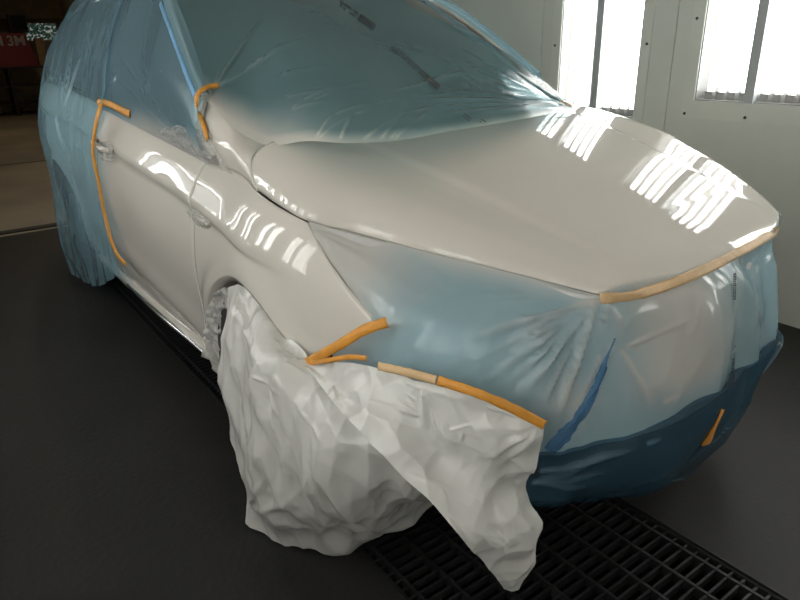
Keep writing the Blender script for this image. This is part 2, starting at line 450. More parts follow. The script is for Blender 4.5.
# fill lamps added out of view to light the workshop
for (x, y) in ((-7, .3), (-12.5, .3)):
    root = empty('fill_lamp', (x, y, 3.9)); tag(root, 'added unseen fill lamp of the workshop ' + ('by the booth entrance' if x > -9 else 'over the middle of its floor'), 'lamp')
    box('housing', (-.6, .6, -.09, .09, 0, .08), M['refl'], root, .01)
    box('diffuser', (-.58, .58, -.075, .075, -.02, 0), mat('fill_diffuser', (.9, .9, .9), .5, emit=(1, .86, .62), es=4), root)
    ld = bpy.data.lights.new('fill_lamp_light', 'AREA'); ld.shape = 'RECTANGLE'; ld.size = 1.1; ld.size_y = .14; ld.energy = SHOP; ld.color = (1, .84, .6)
    lo = bpy.data.objects.new('fill_lamp_light', ld); C.objects.link(lo); lo.parent = root; lo.location = (0, 0, -.04)
# ------------------------------------------------------------------ the car
car = empty('car', (-1.4, 0, 0)); tag(car, 'pearl white crossover car, freshly painted and half masked in plastic film', 'car')
CARO = np.array([-1.4, 0, 0.])
def part(name, g, material, thick=0, want=None, parent=None):
    return grid(name, g-CARO, M[material], parent or car, thick, want)
def partm(name, VF, material, parent=None, smooth=True):
    V, F = VF
    return mesh(name, np.asarray(V, float)-CARO, F, M[material], parent or car, smooth)
def mir(g): return np.asarray(g)*np.array([1, -1, 1.])

# side of the body: |y| as a function of (x, z)
plan = spl([-3.85, -3.6, -3.2, -2.8, -2.4, -1.9, -1.2, -.6, -.3, 0, .2, .4, .55, .7], [.72, .85, .92, .945, .938, .934, .924, .908, .917, .938, .932, .905, .872, .80])
shoul = spl([-3.85, -3.3, -2.6, -1.85, -1.12, -.72, -.4, -.07, .21, .4, .6], [1.22, 1.215, 1.195, 1.145, 1.082, 1.042, 1.018, .998, .966, .925, .885])
prof = spl([-1.0, -.78, -.72, -.55, -.4, -.28, -.18, -.1, -.05, 0, .05, .1], [.12, .065, .03, .012, 0, 0, .010, .028, .052, .092, .145, .20])
chl = spl([-3.6, -2.6, -1.467, -.9, -.35, -.1, .2], [1.06, 1.04, .968, .915, .862, .845, .84])
ARC = np.array([-.085, .335]); ARCR = np.array([-2.77, .345])
def ylat(x, z):
    x = np.asarray(x, float); z = np.asarray(z, float)
    y = plan(x)-np.where(z > .5, prof(z-shoul(x)), np.minimum(prof(z-shoul(x)), .012+.16*np.clip(.5-z, 0, 1)))
    d = chl(x)-z                               # below the feature line
    f = np.clip((.25-x)/.45, 0, 1)
    s = np.clip(d/.022, 0, 1); s = s*s*(3-2*s)
    y = y-.013*s*np.exp(-(np.clip(d, 0, 9)/.16)**2)*f + .006*np.exp(-((d+.02)/.025)**2)*f
    for c, R in ((ARC, .43), (ARCR, .43)):
        r = np.hypot(x-c[0], z-c[1])-R
        y = y+.018*np.exp(-(np.clip(r, 0, 9)/.055)**2)
    return y
ZK = ([-.45, -.3, -.16, -.02, .07, .16, .25, .4, .55, .64, .77, .80, .86, .9], 
  [1.137, 1.13, 1.117, 1.10, 1.08, 1.058, 1.035, .999, .966, .945, .914, .906, .884, .872])
zcrest = np.poly1d(np.polyfit(*ZK, 4))
edge_pts = []
for px, py, y in ((257, 191, .848), (282, 209, .85), (310, 222, .845)):
    for _ in range(6): q = UN(px, py, y=-y); y = float(ylat(q[0], q[2]))
    edge_pts.append((q[0], y-.003, q[2]+.002))
EX0, EX1 = edge_pts[0][0], edge_pts[2][0]
for px, py, z in ((350, 232, .944), (400, 245, .93), (450, 258, .915), (500, 270, .90), (550, 283, .885), (605, 297, .868)):
    q = UN(px, py, z=z); edge_pts.append((q[0], -q[1], z))
edge_f = spl([e[0] for e in edge_pts], [e[1:] for e in edge_pts])         # x -> (|y|, z) of hood / headlamp seam
crest_y = spl([-.3, -.1, .18, .40, .55, .65, .75, .86], [.66, .65, .635, .605, .56, .50, .465, .42])
crest_y = np.poly1d(np.polyfit([-.3, -.1, .18, .40, .55, .65, .75, .86], [.66, .65, .635, .60, .555, .515, .47, .42], 3))
crease_y = spl([-.3, 0, .4, .9], [.53, .50, .435, .36])
XF = edge_pts[-1][0]
def hood_pt(q, t, side):
    """q 0 centre .. .78 crest .. 1 seam; t 0 cowl .. 1 nose; side -1 near, +1 far"""
    xr = spl([0, .4, .7, .82, .9, 1], [-.045, -.075, -.155, -.19, -.185, EX0])(q)
    xf = spl([0, .4, .78, 1], [.897, .893, .868, XF])(q)
    x = xr+(xf-xr)*t
    cy = crest_y(x); eg = edge_f(np.clip(x, EX0, XF)); ey, ez = eg[..., 0], eg[..., 1]
    zc = zcrest(x)
    a = np.clip(q/.78, 0, 1); y = cy*a
    rise = .020*np.clip((.9-x)/.5, .45, 1)
    z = zc+rise*(1-(y/cy)**2)
    ck = crease_y(x)
    s = np.clip((y-ck+.012)/.026, 0, 1); s = s*s*(3-2*s)
    z = z-.006*s*np.clip((cy-y)/.1, 0, 1)*np.clip((.86-x)/.2, 0, 1)
    b = np.clip((q-.78)/.22, 0, 1)
    # roll from the crest down to the seam
    yy = cy+(ey-cy)*np.sin(b*np.pi/2)**.95; zz = zc-(zc-ez)*(1-np.cos(b*np.pi/2))
    y = np.where(b > 0, yy, y); z = np.where(b > 0, zz, z)
    # nose turns down at the very front
    nose = np.clip((t-.93)/.07, 0, 1)
    z = z-.012*nose**2*np.clip((.78-q)/.78+.3, 0, 1)
    x = x-np.where(side > 0, .13*t*t*y, 0); y = np.where(side > 0, y*(1-.03*t*t), y)
    x = x-np.where(side > 0, .07*np.clip((q-.55)/.45, 0, 1)**2*t**5, .015*np.clip((q-.7)/.3, 0, 1)**2*t**6)
    return np.stack([x, side*y, z], -1)
nq, ntt = 60, 90
Q, T = np.meshgrid(np.concatenate([np.linspace(0, .78, 42), np.linspace(.78, 1, 22)[1:]]), np.linspace(0, 1, ntt), indexing='ij')
near = hood_pt(Q, T, -1); far = hood_pt(Q, T, 1)
hood_g = np.concatenate([near[::-1], far[1:]], 0)
part('hood', hood_g, 'paint', .012, (0, 0, 1))

def sideg(xz, sgn=-1):
    return np.stack([xz[..., 0], sgn*ylat(xz[..., 0], xz[..., 1]), xz[..., 1]], -1)
def coons2(b, t, l, r, nu, nv):
    f = lambda P: [(p[0], 0, p[1]) for p in P]
    g = coons(f(b), f(t), f(l), f(r), nu, nv); return g[..., [0, 2]]
arch = [(-.497, .359), (-.462, .49), (-.375, .611), (-.245, .702), (-.098, .748), (.02, .744), (.139, .710), (.225, .668), (.306, .629)]
DS = -.535
hs = [(x, float(edge_f(x)[1])-.003) for x in np.linspace(EX0, EX1, 5)]
up_f = [(DS, float(shoul(DS))-.005), (-.42, 1.018), (-.33, 1.02), (-.2, 1.012)]
bot = [(DS, .285), (-.505, .29)]+arch+[(.40, .70), (.525, .795)]
top = up_f+hs
lef = [(DS, .285), (DS-.012, .55), (DS-.008, .8), (DS, float(shoul(DS))-.005)]
rig = [(.525, .795), (.45, .83), (.345, .885), (.275, .925), hs[-1]]
fx = coons2(bot, top, lef, rig[:], 90, 46)
for sgn, nm in ((-1, 'front_fender'), (1, 'front_fender')):
    part(nm, sideg(fx, sgn), 'paint', .01, (0, sgn, .2))
# arch lip
lipc = np.array([(-.505, .30)]+arch)
for sgn in (-1, 1):
    lc = chord([(a, 0, b) for a, b in lipc], 50)
    e0 = np.stack([lc[:, 0], sgn*(ylat(lc[:, 0], lc[:, 2])+.001), lc[:, 2]], -1)
    c = np.array([ARC[0], 0, ARC[1]]); inn = lc-c; inn /= np.linalg.norm(inn, axis=1)[:, None]
    e1 = e0-inn*np.array([1, 0, 1])*.016-np.array([0, sgn*.012, 0]); e2 = e1-np.array([0, sgn*.09, 0])
    part('arch_lip', np.stack([e0, e1, e2], 1), 'paint')
# cowl corner: painted root of the windscreen pillar, from the fender top up to the glass
def cowl(sgn):
    b = [(p[0], sgn*float(ylat(p[0], p[1])), p[1]) for p in up_f]
    t = [(-.60, sgn*.80, 1.245), (-.50, sgn*.785, 1.205), (-.40, sgn*.765, 1.155), (-.325, sgn*.75, 1.115), (-.262, sgn*.725, 1.098)]
    l = [b[0], (-.56, sgn*.828, 1.12), t[0]]
    up2 = b+[(hs[0][0], sgn*float(ylat(*hs[0])), hs[0][1])]
    h = [tuple(hood_pt(np.float64(q), np.float64(0), sgn)-np.array([.006, 0, 0])) for q in (1, .96, .92, .88)]
    r = [up2[-1]]+h[1:3]+[t[-1]]
    part('pillar_root', coons(up2, t, l, r, 40, 26), 'paint', .008, (0, sgn, .3))
cowl(-1); cowl(1)
# doors
def door(x0, x1, sgn, name, bz=.29):
    zs = lambda x: float(shoul(x))-.004
    g = coons2([(x1, bz), ((x0+x1)/2, bz), (x0, bz)], [(x1, zs(x1)), (x1*.7+x0*.3, zs(x1*.7+x0*.3)), (x1*.3+x0*.7, zs(x1*.3+x0*.7)), (x0, zs(x0))],
               [(x1, bz), (x1-.012, .6), (x1, zs(x1))], [(x0, bz), (x0-.012, .55), (x0-.008, .8), (x0, zs(x0))], 60, 44)
    return part(name, sideg(g, sgn), 'paint', .01, (0, sgn, .1))
for sgn in (-1, 1):
    d = door(DS-.006, -1.765, sgn, 'front_door')
    # pull handle
    hz = .985; hx = -1.56
    path = [(hx+.13, sgn*(ylat(hx+.13, hz-.012)-.004), hz-.016), (hx+.10, sgn*(ylat(hx+.1, hz-.01)+.026), hz-.010), (hx, sgn*(ylat(hx, hz)+.03), hz), (hx-.09, sgn*(ylat(hx-.09, hz)+.026), hz+.008), (hx-.12, sgn*(ylat(hx-.12, hz)-.004), hz+.012)]
    V, F = tubeg(chord(path, 14), .013, 8)
    mesh('door_handle', np.asarray(V)-CARO, F, M['paint'], d)
    r = door(-1.772, -2.36, sgn, 'rear_door')
    # rear quarter round the rear arch
    ar = [(ARCR[0]+.43*math.cos(a), ARCR[1]+.43*math.sin(a)) for a in np.linspace(math.radians(172), math.radians(8), 13)]
    b = [(-3.82, .42), (-3.5, .36)]+[(ARCR[0]-.44, .34)]+ar+[(-2.37, .34), (-2.368, .30)]
    b = [(-3.80, .40), (-3.4, .36), (-3.215, .36)]+ar+[(-2.367, .30)]
    zs = lambda x: float(shoul(x))-.004
    t = [(x, zs(x)) for x in (-3.80, -3.5, -3.2, -2.9, -2.6, -2.367)]
    g = coons2(b, t, [b[0], (-3.84, .8), t[0]], [b[-1], (-2.375, .7), t[-1]], 60, 36)
    part('rear_quarter', sideg(g, sgn), 'paint', .008, (0, sgn, .1))
    # sill and its bright moulding
    xs = np.linspace(-2.35, -.50, 30)
    for nm, mt, zo in (('sill', 'paint', ((.33, .065), (.300, .030), (.288, .006), (.262, .0), (.238, .004), (.218, .022))), ('sill_underside', 'dark', ((.2175, .023), (.20, .06), (.19, .14)))):
        part(nm, np.stack([np.stack([xs, sgn*(plan(xs)-.03-o2), np.full_like(xs, z)], -1) for z, o2 in zo], 1), mt, 0, (0, sgn, 0))
    ml = [(x, sgn*(float(plan(x))-.028), .258+.012*(x+.5)/-1.85) for x in np.linspace(-1.70, -.50, 24)]
    partm('sill_moulding', tubeg(ml, [.004+.010*math.sin(math.pi*min(1, i/23+.05))**.6 for i in range(24)], 8), 'chrome')
# greenhouse
gt = spl([-3.70, -3.45, -2.9, -2.2, -1.6, -1.2, -1.05, -.75, -.5], [(.55, 1.50), (.57, 1.59), (.61, 1.655), (.63, 1.68), (.635, 1.662), (.655, 1.61), (.70, 1.545), (.768, 1.375), (.805, 1.215)])
FARW = .935        # the car stands a little askew: its far flank reads narrower
def side_glass(xs, s, sgn):
    x, ss = np.meshgrid(xs, s, indexing='ij')
    tp = gt(x); b0 = shoul(x)-.002; by = ylat(x, b0)-.012
    y = by+(tp[..., 0]-by)*ss+.03*np.sin(np.pi*ss); z = b0+(tp[..., 1]-b0)*ss
    if sgn > 0: y = y*(1-(1-FARW)*ss**.5)
    return np.stack([x, sgn*y, z], -1)
s_ = np.linspace(0, 1, 16)
for sgn in (-1, 1):
    part('side_window', side_glass(np.linspace(-.60, -1.70, 30), np.linspace(.02, .94, 16), sgn), 'glass', .006, (0, sgn, 0))
    part('side_window', side_glass(np.linspace(-1.80, -2.58, 20), np.linspace(.02, .94, 16), sgn), 'glass', .006, (0, sgn, 0))
    part('side_window', side_glass(np.linspace(-2.70, -3.28, 16), np.linspace(.05, .9, 16), sgn), 'glass', .006, (0, sgn, 0))
    part('pillar', side_glass(np.linspace(-1.70, -1.80, 4), s_, sgn), 'dark', .01, (0, sgn, 0))
    part('pillar', side_glass(np.linspace(-2.58, -2.70, 4), s_, sgn), 'dark', .01, (0, sgn, 0))
    part('pillar', side_glass(np.linspace(-3.28, -3.72, 10), s_, sgn), 'paint', .01, (0, sgn, 0))
    part('mirror_sail', side_glass(np.linspace(-.52, -.605, 6), np.linspace(.0, .94, 12), sgn), 'paint', .008, (0, sgn, 0))
    # roof rail strip above the windows
    xs = np.linspace(-.52, -3.28, 60)
    part('window_frame', side_glass(xs, np.linspace(.94, 1.0, 3), sgn), 'paint', .012, (0, sgn, 0))
# roof and windscreen
xs = np.linspace(-1.2, -3.70, 40); ys = np.linspace(-1, 1, 25)
tp = gt(xs)
roof = np.stack([np.broadcast_to(xs[:, None]+.10*(1-ys[None]**2)*np.clip((xs[:, None]+1.6)/.4, 0, 1), (40, 25)), tp[:, None, 0]*ys[None]*np.where(ys[None] > 0, FARW, 1), tp[:, None, 1]+.045*(1-np.abs(ys[None])**2.4)], -1)
part('roof', roof, 'paint', .012, (0, 0, 1))
def ws_pt(a, s):
    """a -1 near .. 1 far, s 0 cowl .. 1 roof"""
    nb = spl([0, .22, .5, .8, 1], [(-.262, .725, 1.098), (-.50, .775, 1.205), (-.76, .745, 1.372), (-1.06, .68, 1.545), (-1.2, .64, 1.61)])(s)
    xc = spl([0, .5, 1], [-.06, -.60, -1.10])(s); zc = spl([0, .5, 1], [1.118, 1.405, 1.655])(s)
    k = np.abs(a)**2.2
    return np.stack([xc+(nb[..., 0]-xc)*k, a*nb[..., 1]*np.where(a > 0, FARW, 1), zc+(nb[..., 2]-zc)*k], -1)
A_, S_ = np.meshgrid(np.linspace(-1, 1, 41), np.linspace(0, 1, 30), indexing='ij')
part('windshield', ws_pt(A_, S_), 'glass', .006, (1, 0, 1))
# tail
tail = loft([[(-3.70, s*.55, 1.50) for s in (-1, -.5, 0, .5, 1)], [(-3.86, s*.70, 1.2) for s in (-1, -.5, 0, .5, 1)],
             [(-3.93, s*.72, .95) for s in (-1, -.5, 0, .5, 1)], [(-3.97, s*.74, .6) for s in (-1, -.5, 0, .5, 1)], [(-3.88, s*.72, .38) for s in (-1, -.5, 0, .5, 1)]], 24, 20)
part('tailgate', tail, 'paint', .01, (-1, 0, 0))
# nose: bumper shell under the film
row0 = [np.array((EX1+.004, -edge_pts[2][1], edge_pts[2][2]-.002))]+[UN(400, 245, z=.93), UN(500, 270, z=.90), UN(605, 297, z=.868)]+[hood_pt(np.float64(q), np.float64(1), sd)+np.array([-.008, 0, -.012])+(np.array([-.03, -.02, -.03]) if q == .8 else 0) for q, sd in ((.45, -1), (.2, 1), (.8, 1))]+[np.array((.55, .53, .85)), np.array((.18, .82, .94))]
row1 = [(.335, -.852, .865), (.59, -.81, .82), (.745, -.70, .79), (.865, -.49, .775), (.925, -.25, .775), (.925, .1, .775), (.84, .43, .775), (.67, .70, .79), (.36, .875, .86)]
row2 = [(.37, -.875, .69), (.61, -.845, .66), (.79, -.71, .62), (.89, -.49, .60), (.945, -.25, .60), (.945, .1, .60), (.845, .44, .60), (.67, .71, .60), (.40, .915, .68)]
row3 = [(.38, -.905, .45), (.59, -.85, .42), (.77, -.70, .40), (.87, -.47, .38), (.92, -.25, .37), (.92, .1, .38), (.83, .44, .42), (.66, .70, .45), (.40, .905, .48)]
row4 = [(.34, -.86, .26), (.50, -.78, .25), (.66, -.58, .24), (.765, -.36, .22), (.82, -.15, .20), (.835, .08, .20), (.79, .40, .26), (.62, .66, .3), (.36, .86, .32)]
nose_ctrl = np.array([row0, row1, row2, row3, row4], float)
for r in (1, 2, 3):
    nose_ctrl[r, 5] += (-.03, 0, 0); nose_ctrl[r, 6] += (-.075, -.04, 0); nose_ctrl[r, 7] += (-.08, -.10, 0); nose_ctrl[r, 8] += (0, -.05, 0)
ng = loft(nose_ctrl, 61, 121)
part('front_bumper', orient(ng, (1, 0, 0)), 'primer', .008)
def nose_piece(name, r0, r1, c0, c1, material, off):
    g = loft(nose_ctrl, 121, 241); n = normals(orient(g, (1, 0, 0)))
    if orient(g, (1, 0, 0)) is not g: n = n[::-1]
    a, b, c, d = [int(v) for v in (r0*30, r1*30, c0*30, c1*30)]
    return part(name, (g+n*off)[a:b+1:2, c:d+1:2], material, .006, (1, 0, 0))
nose_piece('headlamp', .25, .95, .8, 2.6, 'lens', .002)
nose_piece('headlamp', .6, .95, 6.4, 7.3, 'lens', .001)
nose_piece('grille', .85, 1.9, 3.25, 5.2, 'lens', .002)
nose_piece('lower_intake', 2.42, 3.95, 1.7, 7.4, 'dark', .006)
nose_piece('fog_lamp', 2.0, 2.5, 1.9, 2.5, 'dark', .006)
# floor pan and wheels
box('floor_pan', (-2.3, 1.9, -.78, .78, .20, .34), M['dark'], car, .02)
box('engine_block', (.75, 1.9, -.45, .45, .34, .72), M['dark'], car, .02)
TYRE = lathe([(.20, -.10), (.235, -.112), (.32, -.115), (.348, -.10), (.357, -.05), (.357, .05), (.348, .10), (.32, .115), (.235, .112), (.20, .10)], 'y', 48)
RIM = lathe([(.03, -.10), (.06, -.105), (.075, -.09), (.17, -.075), (.19, -.10), (.215, -.105), (.215, .1)], 'y', 48)
tyre_me = rim_me = None
for x, sg in ((-.085, -1), (-.085, 1), (-2.77, -1), (-2.77, 1)):
    wh = mesh('wheel', *TYRE, M['rubber'], car) if tyre_me is None else link('wheel', tyre_me, None, car); tyre_me = wh.data
    wh.location = (x-CARO[0], sg*.80, .358)
    if sg > 0: wh.rotation_euler.z = math.pi
    rm = mesh('rim', *RIM, M['alloy'], wh) if rim_me is None else link('rim', rim_me, None, wh); rim_me = rm.data
    # dark liner of the wheel arch
    cx, cz = x, .345
    ang = np.linspace(math.radians(-5), math.radians(185), 30)
    g = np.stack([np.stack([cx+.425*np.cos(ang), np.full(30, sg*y), cz+.40*np.sin(ang)], -1) for y in (.88, .60, .58)], 1)
    g[:, 2, 0] = cx+.02*np.cos(ang); g[:, 2, 2] = cz+.02*np.sin(ang)
    part('arch_liner', g, 'dark')
# ------------------------------------------------------------------ masking film, paper and tape
from mathutils.bvhtree import BVHTree
dg = bpy.context.evaluated_depsgraph_get(); dg.update()
def bvh_of(objs):
    V, F = [], []
    for o in objs:
        k = len(V); mw = o.matrix_world
        V += [mw @ v.co for v in o.data.vertices]; F += [tuple(i+k for i in p.vertices) for p in o.data.polygons]
    return BVHTree.FromPolygons(V, F)
def hit(bvh, px, py):
    """the point of a surface that shows at a pixel, and its normal towards the viewer"""
    d = Vector(fw + R_*(px-400)/FPX - U_*(py-300)/FPX).normalized()
    loc, n, i, dist = bvh.ray_cast(Vector(CAM), d)
    if loc is None: return None
    if n.dot(d) > 0: n = -n
    return np.array(loc), np.array(n)
bpy.context.view_layer.update()
car_bvh = bvh_of([o for o in car.children_recursive if o.type == 'MESH' and o.name.split('.')[0] not in ('wheel', 'rim', 'arch_liner', 'floor_pan')])

FOLD = None
def ridge_disp(g, ridges, n0=None):
    global FOLD
    n = normals(g) if n0 is None else n0; D = np.zeros(g.shape[:2]); Fd = np.zeros(g.shape[:2])
    for a, b, w_, h in ridges:
        a = np.asarray(a); b = np.asarray(b); ab = b-a; L2 = ab@ab
        s = np.clip(((g-a)@ab)/L2, 0, 1)
        d = np.linalg.norm(g-(a+s[..., None]*ab), axis=-1)
        ww = w_*(.35+.65*s)
        D = np.maximum(D, h*np.exp(-(d/ww)**2)*np.clip(s*5, 0, 1)*np.clip((1-s)*2.2, 0, 1))
        Fd = np.maximum(Fd, np.clip(h/.012, .4, 1)*np.exp(-(d/(ww*.7+.0035))**2)*np.clip((1-s)*1.8, 0, 1))
    FOLD = Fd
    return g+n*D[..., None]
def noise_disp(g, amp, scale, seed=0, ridged=False, octs=3, warp=(1, 1, 1)):
    n = normals(g); out = g.copy()
    for i in range(g.shape[0]):
        for j in range(g.shape[1]):
            p = Vector((g[i, j, 0]*warp[0]*scale+seed, g[i, j, 1]*warp[1]*scale, g[i, j, 2]*warp[2]*scale))
            v, a = 0, 1
            for k in range(octs):
                t = noise.noise(p)
                v += a*((1-2*abs(t)) - .55 if ridged else t); p = p*2.03; a *= .5
            out[i, j] = g[i, j]+n[i, j]*amp*v
    return out
def crumple(g, amp, scale, seed=0, warp=(1, 1, 1), octs=2, mask=None, n0=None):
    """creased plastic: flat-ish facets that meet in sharp folds"""
    n = normals(g) if n0 is None else n0; out = g.copy()
    for i in range(g.shape[0]):
        for j in range(g.shape[1]):
            x, y, z = g[i, j]
            p = Vector((x*warp[0]*scale+seed, y*warp[1]*scale, z*warp[2]*scale))
            p += Vector((noise.noise(p*.7), noise.noise(p*.7+Vector((9, 3, 1))), 0))*.5
            v, a = 0, 1
            for k in range(octs):
                d = noise.voronoi(p)[0]
                v += a*(d[0]-.45); p = p*2.3+Vector((3.1, 1.7, 5.2)); a *= .38
            out[i, j] = g[i, j]+n[i, j]*amp*v*(1 if mask is None else mask[i, j])
    return out
def set_spray_pale(o, vals):
    at = o.data.attributes.new('spray_pale', 'FLOAT', 'POINT'); at.data.foreach_set('value', np.asarray(vals, np.float32).ravel())
def thing(name, parts, material, label, cat, group=None):
    """one sheet made of one or more joined grids"""
    V, F = join([gridmesh(g) for g in parts])
    o = mesh(name, V, F, material); tag(o, label, cat, group); return o

BLUE = (.42, .58, .66)
M['film_ws'] = film_mat('windscreen_film', (.27, .485, .53), .43, rough=.10, bump=.06, bscale=(5, 14, 14), spray_pale=(0, .0, 1.0, (.70, .68, .62), .92))
M['film_cab'] = film_mat('cabin_film', (.42, .66, .77), .38, rough=.10, bump=.06, bscale=(12, 8, 4), spray_pale=(0, .1, 1.0, (.66, .66, .63), .8))
M['film_front'] = film_mat('bumper_film', (.47, .665, .735), .66, rough=.10, bump=.06, bscale=(8, 8, 8), spray_pale=(0, .0, 1.0, (.70, .68, .64), .93))
M['film_clear'] = film_mat('clear_film', (.80, .80, .78), .35, rough=.1, bump=.5, bscale=(40, 40, 40))
M['film_low'] = film_mat('lower_bumper_film', (.075, .18, .265), .45, rough=.10, bump=.05, spray_pale=(0, .0, 1.0, (.34, .48, .56), .8))
M['sheet'] = film_mat('white_sheet', (.74, .735, .70), 1.0, rough=.22, trans=.18, bump=.06, bscale=(14, 14, 14))

# --- windscreen film
bl = [(-.52, -.805, 1.225), (-.385, -.78, 1.145), (-.265, -.75, 1.105)]+[tuple(UN(px, py, z=z)) for px, py, z in ((312, 141, 1.133), (350, 143, 1.137), (400, 140, 1.142), (440, 133, 1.142), (510, 121, 1.138), (577, 109, 1.128))]
tl = [tuple(v) for v in ws_pt(np.array([-1, -.7, -.35, 0, .35, .7, 1.]), np.full(7, 1.0))+np.array([-.05, 0, .03])]
le = [bl[0], (-.76, -.752, 1.395), (-1.06, -.69, 1.565), tl[0]]
ri = [bl[-1], tuple(UN(545, 82, y=.66)), tuple(UN(515, 59, y=.68)), tuple(UN(478, 35, y=.68)), tl[-1]]
nu, nv = 260, 170
g = coons(bl, tl, le, ri, nu, nv); g = orient(g, (1, 0, 1))
ws_n = normals(g)
tt = np.broadcast_to(np.linspace(0, 1, nv)[None], (nu, nv)); uu = np.broadcast_to(np.linspace(0, 1, nu)[:, None], (nu, nv))
flip = np.linalg.norm(g[0, 0]-np.array(bl[0])) > .05
if flip: uu = uu[::-1]
g = g+ws_n*(.022*np.sin(np.pi*np.clip(tt*1.3, 0, 1))*np.sin(np.pi*uu)**.5)[..., None]
ws_bvh = BVHTree.FromPolygons(*[list(map(tuple, gridmesh(g)[0])), gridmesh(g)[1]])
def hp(b, px, py):
    h = hit(b, px, py); return h[0] if h else None
rid = []
def fan(bvh, a, ends, w_, h, jit=0):
    p = hp(bvh, *a)
    if p is None: return
    for e in ends:
        q = hp(bvh, *e)
        if q is not None: rid.append((p, q, w_*random.uniform(.6, 1.3), h*random.uniform(.6, 1.3)))
fan(ws_bvh, (214, 88), [(275, 48), (305, 38), (330, 25), (345, 12), (262, 20), (240, 8), (300, 70), (330, 66), (288, 42), (318, 30)], .010, .017)
fan(ws_bvh, (565, 104), [(420, 118), (400, 100), (440, 90), (470, 65), (455, 45), (500, 60), (480, 80), (380, 128), (490, 112), (520, 75), (430, 108), (460, 118), (500, 95)], .012, .013)
for k in range(16):
    x0 = random.uniform(285, 420); y0 = 80+random.uniform(0, 38)
    a, b = hp(ws_bvh, x0, y0), hp(ws_bvh, x0+random.uniform(30, 75), y0-random.uniform(6, 16))
    if a is not None and b is not None: rid.append((a, b, .007, .006))
for k in range(7):
    x0 = random.uniform(310, 400)
    a, b = hp(ws_bvh, x0, 138), hp(ws_bvh, x0+random.uniform(10, 50), 115-random.uniform(0, 15))
    if a is not None and b is not None: rid.append((a, b, .006, .009))
g = ridge_disp(g, rid); ws_fold = FOLD
fw_o = thing('windshield_film', [g], M['film_ws'], 'blue-green masking film stretched over the windshield, creased towards its corners', 'film')
px_t = np.array([[(p-CAM)@R_/((p-CAM)@fw)*FPX+400, 300-(p-CAM)@U_/((p-CAM)@fw)*FPX] for p in g.reshape(-1, 3)])
dist_low = tt*1.0
sp = np.clip(1-tt/.045, 0, 1)*.55+np.clip(1.05-tt/.20, 0, 1)*np.clip((.42-uu)/.30, 0, 1)*1.1
set_spray_pale(fw_o, np.clip(sp+.42*ws_fold, 0, 1))  # mist at the lower corner, plus milkier gathered folds
# lettering printed on the film: two lines of small characters, too small to read
def print_marks(p0, p1, wpx, dark_from, bv=None, par=None):
    V, F = [], []
    d = np.array(p1, float)-p0; L = np.linalg.norm(d); d /= L; nrm = np.array([-d[1], d[0]])
    s = 0
    while s < L:
        ln = random.uniform(1.2, 2.6)
        for row in (-1, 1):
            heavy = s/L > dark_from
            if not heavy and random.random() < .28: continue
            c = [np.array(p0)+d*(s+a*ln*.8)+nrm*(row*wpx*.26+b*wpx*(.22 if heavy else .13)) for a, b in ((0, -1), (1, -1), (1, 1), (0, 1))]
            q = [hit(bv or ws_bvh2, *k) for k in c]
            if all(v is not None for v in q):
                k = len(V); V += [tuple(v[0]+v[1]*.003) for v in q]; F.append((k, k+1, k+2, k+3))
        s += ln
    o = mesh('print', V, F, M['ink'], par or fw_o, smooth=False); o['kind'] = 'stuff'; return o
ws_bvh2 = bvh_of([fw_o])
print_marks((392, 47), (438, 88), 6.5, .68)
print_marks((338, 2), (374, 28), 6.5, .55)
print_marks((462, 114), (470, 121), 5, .9)
print_marks((480, 121), (490, 127), 5, .9)

# --- cabin film: side windows, roof and the whole rear of the car
def off(g, d, want):
    g = orient(g, want); return g+normals(g)*d
parts = []
xs = np.linspace(-.50, -1.76, 200)
gs = side_glass(xs, np.linspace(-.03, 1.0, 120), -1)
gs = off(gs, .022, (0, -1, 0))
cab_bvh = BVHTree.FromPolygons(list(map(tuple, gridmesh(gs)[0])), gridmesh(gs)[1])
rid = []
fan(cab_bvh, (187, 146), [(120, 55), (132, 60), (142, 50), (160, 60), (175, 70), (110, 70), (128, 90), (150, 95), (165, 20), (95, 60), (140, 80), (115, 40)], .007, .007)
fan(cab_bvh, (103, 100), [(104, 40), (112, 30), (130, 25), (120, 70), (108, 50)], .007, .006)
gs = ridge_disp(gs, rid); gs_fold = FOLD
spv = [.40*gs_fold+np.clip((1-np.clip((gs[..., 2]-shoul(gs[..., 0]))/.11, 0, 1))*np.clip((gs[..., 0]+1.75)/.6, 0, 1), 0, 1)]  # milkier folds, plus mist along the window sill
gs_f = side_glass(np.linspace(-.50, -1.76, 30), np.linspace(0, 1, 12), 1); gs_f = off(gs_f, .022, (0, 1, 0))
spv.append(np.zeros(gs_f.shape[:2]))
def pillar_wrap(sgn):
    xs = np.linspace(-.50, -1.2, 40); a = gt(xs); a = np.stack([xs, sgn*(a[:, 0]*(FARW if sgn > 0 else 1)+.022), a[:, 1]+.006], -1)
    b = chord([(v[0], sgn*abs(v[1])*(FARW if sgn > 0 else .985), v[2]+.012) for v in le], 40)
    m_ = (a+b)/2+np.array([.004, sgn*.004, .012])
    return np.stack([a, m_, b], 1)
for sgn in (-1, 1):
    pw = loft(pillar_wrap(sgn), 60, 12); parts.append(off(pw, .004, (.3, sgn, .3))); spv.append(np.zeros((60, 12)))
rx = np.linspace(-1.13, -3.75, 40); ry = np.linspace(-1, 1, 21); tp = gt(np.clip(rx, -3.7, -1.2))
rf = np.stack([np.broadcast_to(rx[:, None], (40, 21)), (tp[:, None, 0]+.03)*ry[None]*np.where(ry[None] > 0, .97, 1), tp[:, None, 1]+.018+.05*(1-np.abs(ry[None])**2.4)+np.where(rx[:, None] > -1.2, -.02, 0)], -1)
spv.append(np.zeros(rf.shape[:2]))
